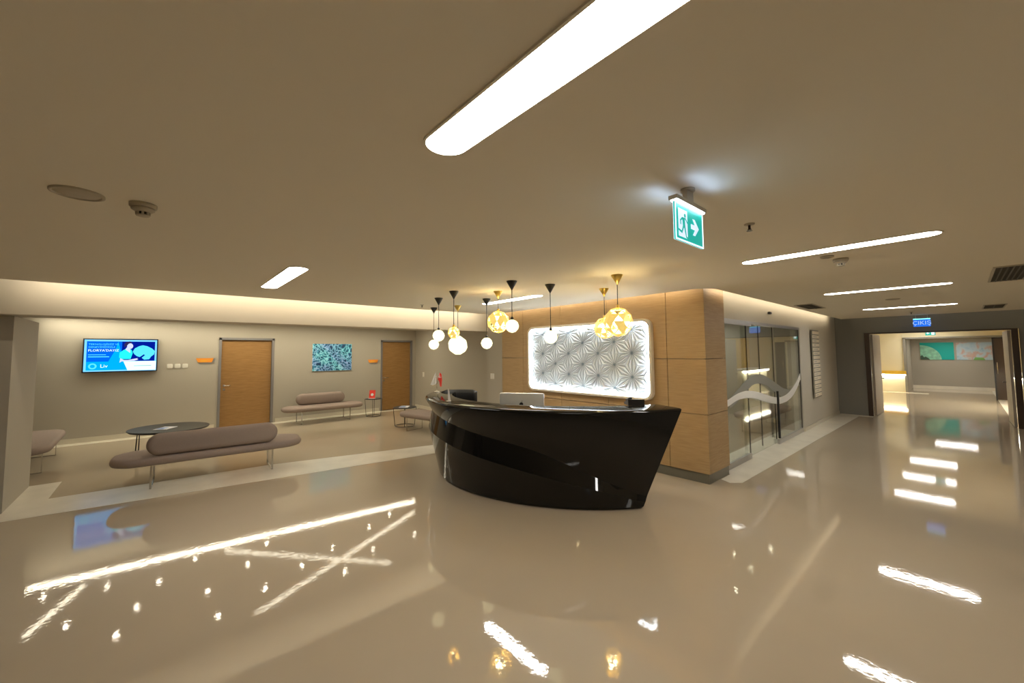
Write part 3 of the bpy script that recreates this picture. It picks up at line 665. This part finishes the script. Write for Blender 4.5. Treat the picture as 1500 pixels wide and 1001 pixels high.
# ================================================================== PENDANT LAMPS
def ico(r, sub, sy=1.0):
    bm = bmesh.new(); bmesh.ops.create_icosphere(bm, subdivisions=sub, radius=r); return bm
def bm_mesh(bm, name, mt_):
    me = bpy.data.meshes.new(name); bm.to_mesh(me); bm.free(); me.materials.append(mt_); return me
M['gold_shade'] = mat('pierced_gold_shade', (.88, .68, .24), .4, metal=.15, emit=(1, .70, .18), es=.24)
def pendant(x, y, zc, r, kind, label, cap, rot=0):
    t = thing('pendant_lamp', label, 'pendant lamp', (x, y, H), rot); d = zc-H
    obj('ceiling_cone', MB().lathe([(.062, 0), (.062, -.006), (.006, -.105)], 24), M['black'] if cap == 'black' else M['gold'], t)
    obj('cord', MB().tube([(0, 0, -.10), (0, 0, d+r*.9)], .0045 if True else 0, 6), M['black_metal'], t)
    obj('lamp_holder', MB().lathe([(.018, d+r*.86), (.018, d+r+.02), (.008, d+r+.03)], 12), M['black'] if kind != 'gold' else M['gold'], t)
    if kind == 'gold':
        bm = ico(r, 2)
        res = bmesh.ops.inset_individual(bm, faces=bm.faces[:], thickness=r*.055, depth=0)
        inner = [f_ for f_ in bm.faces if f_.calc_area() > 0 and f_ not in res['faces']]
        random.seed(int(abs(x)*100)); kill = [f_ for f_ in inner if random.random() < .55]
        bmesh.ops.delete(bm, geom=kill, context='FACES_ONLY')
        sh_ = obj('shade', bm_mesh(bm, 'shade', M['gold_shade']), None, t, (0, 0, d))
        md = sh_.modifiers.new('solid', 'SOLIDIFY'); md.thickness = .003
        obj('bulb', bm_mesh(ico(r*.36, 2), 'bulb', M['bulb']), None, t, (0, 0, d))
    else:
        bm = ico(r, 1 if r > .12 else 2); bmesh.ops.bevel(bm, geom=bm.verts[:], offset=r*.28, affect='VERTICES', segments=1) if r > .12 else None
        obj('shade', bm_mesh(bm, 'shade', M['globe']), None, t, (0, 0, d))
pendant(-2.435, 3.666, 2.090, .158, 'gold', 'larger pierced gold lamp overlapping its twin, at right above the desk', 'gold', .3)
pendant(-3.076, 4.325, 2.081, .142, 'gold', 'smaller-looking pierced gold lamp just left behind the rightmost lamp', 'gold', 1.1)
pendant(-4.106, 3.378, 2.186, .150, 'gold', 'pierced gold lamp in the middle of the row, beside a small white globe', 'gold', 2.0)
pendant(-5.783, 3.847, 1.911, .190, 'white', 'largest faceted white glowing globe hung from a gold cone', 'gold', .2)
pendant(-4.471, 2.91, 2.045, .080, 'gold', 'small gold cube-like lamp in front of the largest white globe', 'black', .5)
pendant(-3.418, 3.017, 2.078, .079, 'white', 'small white globe lamp touching the middle pierced gold lamp', 'black')
pendant(-4.789, 3.709, 1.92, .090, 'white', 'small white globe lamp hanging alone left below the middle gold lamp', 'black')
pendant(-3.301, 3.537, 1.958, .083, 'white', 'small white globe lamp in front of the lit star panel', 'black')
pendant(-5.165, 3.095, 2.036, .090, 'white', 'upper of the two small white globes at the left end of the row', 'black')
pendant(-6.30, 3.676, 1.933, .093, 'white', 'lower and leftmost small white globe of the row', 'black')

# ================================================================== BENCHES
def bench(loc, rot, label, L=2.2, D=.72, back=1.5, backside=1, h=.43, legx=.70):
    t = thing('bench', label, 'bench', loc, rot)
    obj('seat', cushion(L, D, .30, .11, .045, 10, Matrix.Translation((0, 0, h-.11))), M['fabric'], t)
    if back:
        obj('backrest', cushion(back, .30, .15, .17, .07, 10, Matrix.Translation((0, -backside*(D/2-.10)-.085, h+.150)) @ Matrix.Rotation(-PI/2, 4, 'X')), M['fabric'], t)
    for s_ in (-1, 1):
        x = s_*legx; w_ = D/2-.10; m_ = MB()
        m_.box(x-.011, x+.011, -w_, -w_+.010, .0, h-.105).box(x-.011, x+.011, w_-.010, w_, .0, h-.105).box(x-.011, x+.011, -w_, w_, 0, .010)
        obj('leg', m_, M['chrome'], t)
    obj('under_frame', B(-L/2+.35, L/2-.35, -.10, .10, h-.125, h-.105), M['black_metal'], t)
    return t
bench((-7.47, .66, 0), math.radians(87), 'long taupe fabric bench with bolster back standing on the marble strip, nearest of the benches', L=2.25, D=.74, back=1.52, backside=1)
bench((-11.42, 3.32, 0), math.radians(-90), 'taupe bench with bolster back against the wall under the blue picture', L=2.0, D=.74, back=1.25, backside=1, legx=.6)
bench((-10.15, -1.60, 0), math.radians(2), 'taupe backless bench end showing past the grey column at far left', L=2.2, D=.72, back=None, legx=.75)
bench((-7.95, 4.62, 0), math.radians(12), 'pale taupe bench half hidden behind the left end of the desk', L=1.9, D=.66, back=None, legx=.62)
ceiling_light(1.2, 2.4, 18.5, 2.6, 'unseen fill panel added over the lobby counter to brighten the yellow wall')  # added out of view, brightens the yellow wall mirrored in the glass
ceiling_light(-5.6, -4.3, 11.2, 2.6, 'second unseen fill panel added to brighten the room behind the glass doors')  # another added fill, out of view, lifts the glass room further
ceiling_light(-5.0, -3.7, 8.4, 2.6, 'unseen fill panel added to brighten the room behind the glass doors')  # added fill, out of view, keeps the glass room from going black
bench((-3.10, 10.45, 0), math.radians(90), 'taupe bench seen through the glass doors', L=2.4, D=.62, back=None, legx=.8)

# tables
def low_table(loc, r, h, label, ry=1.0, rot=0):
    t = thing('coffee_table', label, 'table', loc, rot)
    obj('tabletop', MB().lathe([(r*.96, h-.035), (r, h-.012), (r*.995, h)], 48, Matrix.Diagonal((1, ry, 1, 1))), M['black'], t)
    for k in range(3):
        a = PI/2+k*2*PI/3; c, s_ = math.cos(a), math.sin(a); rr = r*.86
        for d_ in (-.045, .045):
            obj('leg', MB().tube([(rr*c-d_*s_, (rr*s_+d_*c)*ry, 0), (rr*.97*c-d_*.6*s_, (rr*.97*s_+d_*.6*c)*ry, h-.02)], .009), M['black_metal'], t)
    return t
low_table((-9.72, .16, 0), .62, .46, 'round black coffee table behind the nearest bench', .92, .5)
def wire_table(loc, r, h, label):
    t = thing('side_table', label, 'table', loc, .3)
    obj('tabletop', MB().lathe([(r, h-.018), (r, h)], 32), M['black'], t)
    obj('top_ring', MB().tube([(r*1.02*math.cos(a*PI/12), r*1.02*math.sin(a*PI/12), h-.01) for a in range(24)], .007, 6, True), M['black_metal'], t)
    obj('base_ring', MB().tube([(r*.86*math.cos(a*PI/12), r*.86*math.sin(a*PI/12), .008) for a in range(24)], .007, 6, True), M['black_metal'], t)
    for k in range(4):
        a = PI/4+k*PI/2; obj('leg', MB().tube([(r*.86*math.cos(a), r*.86*math.sin(a), .008), (r*1.02*math.cos(a), r*1.02*math.sin(a), h-.01)], .006, 6), M['black_metal'], t)
wire_table((-11.28, 4.62, 0), .23, .50, 'small round wire table beside the wall bench, holding a red leaflet stand')
wire_table((-9.20, 4.56, 0), .27, .46, 'round wire table with a white magazine near the left end of the desk')
def magazine(loc, rot, label, m_='paper'):
    t = thing('magazine', label, 'magazine', loc, rot)
    obj('pages', B(-.105, .105, -.148, .148, 0, .008), M['paper'], t)
    obj('cover', B(-.107, .107, -.15, .15, .008, .0095), M[m_], t)
    obj('cover_picture', B(-.09, .03, -.12, .05, .0095, .0102), M['blueprint'], t)
magazine((-9.60, .10, .461), 1.0, 'white and blue magazine lying on the black coffee table')
magazine((-9.18, 4.54, .461), .9, 'white magazine lying on the wire table near the desk')
t = thing('leaflet_stand', 'red leaflet in an upright stand on the small wire table', 'leaflet stand', (-11.30, 4.58, .50), VR)
obj('foot', B(-.09, .09, -.06, .06, 0, .006), M['cloth'], t)
lf = obj('leaflet', B(-.085, .085, -.004, .004, 0, .23), M['red'], t, (0, 0, .006), (math.radians(-12), 0, 0))
obj('leaflet_print', MB().lathe([(.04, .0), (.04, .001)], 16, Matrix.Translation((0, -.0045, .10)) @ Matrix.Rotation(PI/2, 4, 'X')), M['cloth'], lf)

# ================================================================== THINGS ON THE TV WALL
WX = -12.1
wallm = Matrix(((0, 0, 1, 0), (1, 0, 0, 0), (0, 1, 0, 0), (0, 0, 0, 1)))     # local (u,v,w) -> (w outwards, y=u, z=v)
tv = thing('television', 'wall television showing a blue clinic advert', 'television', (WX+.03, -.64, 1.79))
obj('wall_mount', B(-.03, 0, -.15, .15, -.12, .12), M['black_metal'], tv)
TW, TH = .56, .335
obj('casing', B(0, .05, -TW-.022, TW+.022, -TH-.022, TH+.022), M['black'], tv)
def em(name, c, s=1.0): return emat('screen_'+name, c, s*.46)
def scr(name, polys, m_, lvl):
    mb = MB()
    for P in polys: mb.prism(P, .0500+.0006*lvl, .0505+.0006*lvl, wallm)
    return obj(name, mb, m_, sc_)
def rc(x0, y0, x1, y1): return [(x0, y0), (x1, y0), (x1, y1), (x0, y1)]
def el(cx, cy, a, b, n=20): return [(cx+a*math.cos(2*PI*k/n), cy+b*math.sin(2*PI*k/n)) for k in range(n)]
E_border = em('pale_blue', (.17, .55, 1), 1.2); E_blue = em('blue', (0, .13, .80)); E_cy = em('cyan_blue', (.0, .40, .95)); E_navy = em('navy', (.0, .01, .28))
E_white = em('white', (.72, 1, 1), 1.1); E_cyan = em('cyan', (.02, .85, .95)); E_skin = em('skin', (.62, .66, .90)); E_hair = em('hair', (.03, .02, .09)); E_glow = em('glow', (.10, .72, .98))
sc_ = obj('screen', B(.05, .0504, -TW, TW, -TH, TH), E_border, tv)
scr('blue_field', [rc(-TW+.035, -.14, .05, TH-.035)], E_blue, 1)
scr('light_blue_field', [[(-TW+.035, -TH+.025), (.10, -TH+.025), (.03, -.13), (-.06, .30), (-.10, .12), (-.20, -.13), (-TW+.035, -.13)]], E_cy, 2)
scr('navy_field', [rc(.0, -.125, TW-.03, TH-.035)], E_navy, 3)
scr('white_band', [[(.03, -.13), (TW-.005, -.13), (TW-.005, -TH+.01), (.10, -TH+.01)]], E_white, 4)
scr('brain_glow', [[(.20, .02), (.17, .08), (.20, .15), (.27, .20), (.33, .22), (.40, .20), (.48, .15), (.53, .09), (.52, .02), (.47, -.03), (.44, -.09), (.36, -.10), (.31, -.05), (.24, -.02)]], E_glow, 4)
scr('tunic', [[(-.04, -.05), (-.035, .06), (.03, .12), (.08, .14), (.15, .12), (.17, .05), (.14, -.08), (.02, -.08)]], E_cyan, 5)
scr('skin', [el(.125, .20, .048, .062), [(.05, .13), (.09, .20), (.13, .15), (.13, .05)], [(-.02, -.06), (.04, -.10), (.10, -.10), (.26, -.06), (.27, -.09), (.20, -.12), (.0, -.13), (-.03, -.16)]], E_skin, 6)
scr('hair', [[(.04, .17), (.03, .24), (.06, .29), (.12, .305), (.16, .28), (.10, .25), (.07, .20)]], E_hair, 7)
scr('tablet', [[(.24, -.08), (.35, .02), (.37, .0), (.28, -.10)]], E_navy, 7)
def scr_text(txt, size, m_, u, v_, lvl, bold=0):
    me = text_mesh(txt, size, m_, .0004, 'LEFT'); o = obj('screen_lettering', me, None, sc_, (.0510+.0006*lvl, u, v_), (PI/2, 0, PI/2)); return o
scr_text('TEKNOLOJİMİZ VE', .052, E_glow, -TW+.06, .235, 4); scr_text('DENEYİMİMİZLE', .052, E_glow, -TW+.06, .175, 4)
scr_text("FLORYA'DAYIZ", .068, E_white, -TW+.055, .105, 4)
scr('text_rule', [rc(-TW+.06, .01, -.24, .022), rc(-TW+.06, -.035, -.19, -.018)], E_glow, 4)
scr('round_seal', [el(-.43, -.225, .062, .062)], E_glow, 4)
scr('seal_center', [el(-.43, -.225, .035, .035)], E_cy, 5)
scr_text('Liv', .10, E_white, -.32, -.225, 5)
scr('caption', [rc(.20, -.235, .48, -.222)], em('grey', (.25, .5, .5)), 5)
for k, y in enumerate((.165, .302, .438)):
    t = thing('wall_switch', ('first square wall switch right of the television', 'middle square wall switch between the television and the door sign', 'third square wall switch, nearest the orange door sign')[k], 'switch', (WX, y-.01, 1.53))
    obj('plate', cushion(.105, .105, .012, .012, .004, 3, wallm), M['white'], t); obj('rocker', B(.012, .016, -.032, .032, -.032, .032), M['white'], t)
def wall_sign(y, z, s, label):
    t = thing('door_sign', label, 'sign', (WX, y, z)); P = [(-.185*s, .055*s), (.20*s, .055*s), (.165*s, -.04*s), (.12*s, -.075*s), (-.11*s, -.07*s)]
    obj('back_plate', MB().prism([(x*1.0+.006, y_-.012) for x, y_ in P], .0, .006, wallm), M['alu'], t)
    p = obj('sign_plate', MB().prism([(-.17*s, .05*s), (.155*s, .05*s), (.12*s, -.045*s), (-.13*s, -.045*s)], .006, .014, wallm), M['orange'], t)
    obj('lettering', MB().prism(rc(-.09*s, -.004*s, .09*s, .006*s), .014, .0146, wallm).prism(rc(-.09*s, -.022*s, .03*s, -.014*s), .014, .0146, wallm), M['yellow'], p)
wall_sign(.80, 1.655, 1.05, 'orange slanted door sign left of the first oak door')
wall_sign(4.93, 1.55, 1.0, 'orange slanted door sign left of the second oak door')
# paintings
def paint_mat(name, fn):
    m = mat(name, (.5, .5, .5), .6); n = m.node_tree; fn(n, n.nodes['Principled BSDF']); return m
def crystals(n, b):
    tc = n.nodes.new('ShaderNodeTexCoord'); mp = n.nodes.new('ShaderNodeMapping'); mp.inputs['Scale'].default_value = (1, 1, 1)
    nz = n.nodes.new('ShaderNodeTexNoise'); nz.inputs['Scale'].default_value = 3; mx = n.nodes.new('ShaderNodeVectorMath'); mx.operation = 'ADD'
    vo = n.nodes.new('ShaderNodeTexVoronoi'); vo.inputs['Scale'].default_value = 11; vo.feature = 'DISTANCE_TO_EDGE'
    ra = n.nodes.new('ShaderNodeValToRGB'); e = ra.color_ramp.elements; e[0].position = 0; e[0].color = (.9, 1, 1, 1); e[1].position = .30; e[1].color = (.004, .06, .14, 1)
    x = e.new(.09); x.color = (.09, .42, .55, 1)
    n2 = n.nodes.new('ShaderNodeTexNoise'); n2.inputs['Scale'].default_value = 2.2; r2 = n.nodes.new('ShaderNodeValToRGB'); r2.color_ramp.elements[0].color = (.38, .48, .95, 1); r2.color_ramp.elements[1].color = (.30, .85, 1, 1)
    r2.color_ramp.elements[0].position = .4; r2.color_ramp.elements[1].position = .6
    mm = n.nodes.new('ShaderNodeMix'); mm.data_type = 'RGBA'; mm.blend_type = 'MULTIPLY'; mm.inputs[0].default_value = .8
    n.links.new(tc.outputs['Object'], mp.inputs[0]); n.links.new(mp.outputs[0], nz.inputs['Vector']); n.links.new(mp.outputs[0], mx.inputs[0])
    sc = n.nodes.new('ShaderNodeVectorMath'); sc.operation = 'SCALE'; sc.inputs['Scale'].default_value = .45
    n.links.new(nz.outputs['Color'], sc.inputs[0]); n.links.new(sc.outputs[0], mx.inputs[1]); n.links.new(mx.outputs[0], vo.inputs['Vector'])
    n.links.new(vo.outputs['Distance'], ra.inputs['Fac']); n.links.new(tc.outputs['Object'], n2.inputs['Vector']); n.links.new(n2.outputs['Fac'], r2.inputs['Fac'])
    n.links.new(ra.outputs['Color'], mm.inputs[6]); n.links.new(r2.outputs['Color'], mm.inputs[7]); n.links.new(mm.outputs[2], b.inputs['Base Color'])
t = thing('wall_picture', 'blue and turquoise crystal picture on the wall above the far bench', 'picture', (WX, 3.72, 1.69))
obj('canvas', B(0, .03, -.54, .54, -.385, .385), M['cloth'], t)
obj('print', B(.03, .032, -.54, .54, -.385, .385), paint_mat('crystal_print', crystals), t)
def noise_print(cols, scale, dist=0):
    def fn(n, b):
        tc = n.nodes.new('ShaderNodeTexCoord'); t_ = n.nodes.new('ShaderNodeTexNoise'); t_.inputs['Scale'].default_value = scale; t_.inputs['Detail'].default_value = 5; t_.inputs['Distortion'].default_value = dist
        r = n.nodes.new('ShaderNodeValToRGB'); e = r.color_ramp.elements; e[0].position = .3; e[0].color = (*cols[0], 1); e[1].position = .7; e[1].color = (*cols[-1], 1)
        for k, c in enumerate(cols[1:-1]): q = e.new(.3+.4*(k+1)/(len(cols)-1)); q.color = (*c, 1)
        n.links.new(tc.outputs['Object'], t_.inputs['Vector']); n.links.new(t_.outputs['Fac'], r.inputs['Fac']); n.links.new(r.outputs['Color'], b.inputs['Base Color'])
    return fn
t = thing('wall_picture', 'turquoise picture with a pale green dome, left of the two far pictures', 'picture', (-.80, 26.1, 1.68))
obj('canvas', B(-.52, .52, -.03, 0, -.385, .385), M['cloth'], t)
m2 = Matrix(((1, 0, 0, 0), (0, 0, -1, 0), (0, 1, 0, 0), (0, 0, 0, 1)))
obj('print', B(-.52, .52, -.032, -.03, -.385, .385), mat('turquoise_print', (.0, .42, .36), .6), t)
dome = [(-.52, -.385)]+[(-.52+.66*math.cos(a), -.385+.66*math.sin(a)) for a in [k*PI/2/12 for k in range(13)]]
obj('dome_shape', MB().prism(dome, .0322, .0332, m2), mat('pale_green_print', (.28, .60, .42), .6, var=(8, .25)), t)
obj('dark_shape', MB().prism([(-.52, -.385), (-.22, -.385), (-.28, -.30), (-.36, -.24), (-.40, -.28), (-.46, -.18), (-.52, -.22)], .0334, .0342, m2), mat('dark_print', (.05, .09, .06), .6), t)
t = thing('wall_picture', 'pale blue and coral abstract picture, right of the two far pictures', 'picture', (.34, 26.1, 1.67))
obj('canvas', B(-.55, .55, -.03, 0, -.375, .375), M['cloth'], t)
obj('print', B(-.55, .55, -.032, -.03, -.375, .375), paint_mat('coral_print', noise_print([(.12, .35, .50), (.42, .56, .64), (.50, .60, .64), (.60, .36, .28), (.40, .52, .60)], 3.0, .5)), t)
obj('green_patch', MB().prism([(-.08, -.375), (.25, -.375), (.20, -.28), (-.02, -.26)], .0322, .033, m2), mat('green_print', (.20, .45, .12), .6), t)
# far switches
t = thing('wall_switch', 'small wall switch right of the second oak door', 'switch', (-11.55, 6.37, 1.10)); obj('plate', B(-.045, .045, -.012, 0, -.075, .075), M['white'], t); obj('rocker', B(-.03, .03, -.016, -.012, -.05, .05), M['white'], t)
t = thing('wall_switch', 'square wall switch on the grey wall beside the oak panelling', 'switch', (-6.90, 5.5, 1.26)); obj('plate', B(-.06, .06, -.012, 0, -.06, .06), M['white'], t); obj('rocker', B(-.035, .035, -.016, -.012, -.035, .035), M['white'], t)

# ================================================================== FAR LOBBY THINGS
t = thing('wall_ledge', 'yellow wall ledge glowing underneath in the far lobby', 'ledge', (-2.17, 23.2, .80))
obj('ledge_board', B(-.58, .56, -.16, 0, -.07, .08), M['yellow'], t)
obj('under_light', B(-.56, .54, -.10, -.06, -.085, -.072), M['counter_led'], t)
t = thing('lobby_counter', 'cream reception counter with glowing ledge at the right of the far lobby', 'counter', (1.55, 17.9, 0))
obj('counter_body', B(-.55, .0, -.6, 2.4, 0, .88), M['wall_cream'], t)
obj('countertop', B(-.68, .05, -.7, 2.5, .97, 1.02), M['white'], t)
obj('under_light', B(-.62, -.58, -.66, 2.46, .90, .965), M['counter_led'], t)
obj('neck', B(-.52, -.02, -.55, 2.35, .88, .97), M['wall_cream'], t)
t = thing('wall_lettering', 'white lettered logo on the yellow wall of the far lobby', 'sign', (2.59, 19.2, 1.5))
obj('lettering', text_mesh('Liv', .5, M['cloth'], .01), None, t, (-.01, 0, 0), (PI/2, 0, -PI/2))
t = thing('hanging_sign', 'orange sign on the yellow wall of the far lobby', 'sign', (2.6, 16.2, 1.9)); obj('sign_plate', B(-.03, 0, -.5, .5, -.12, .12), M['orange'], t)
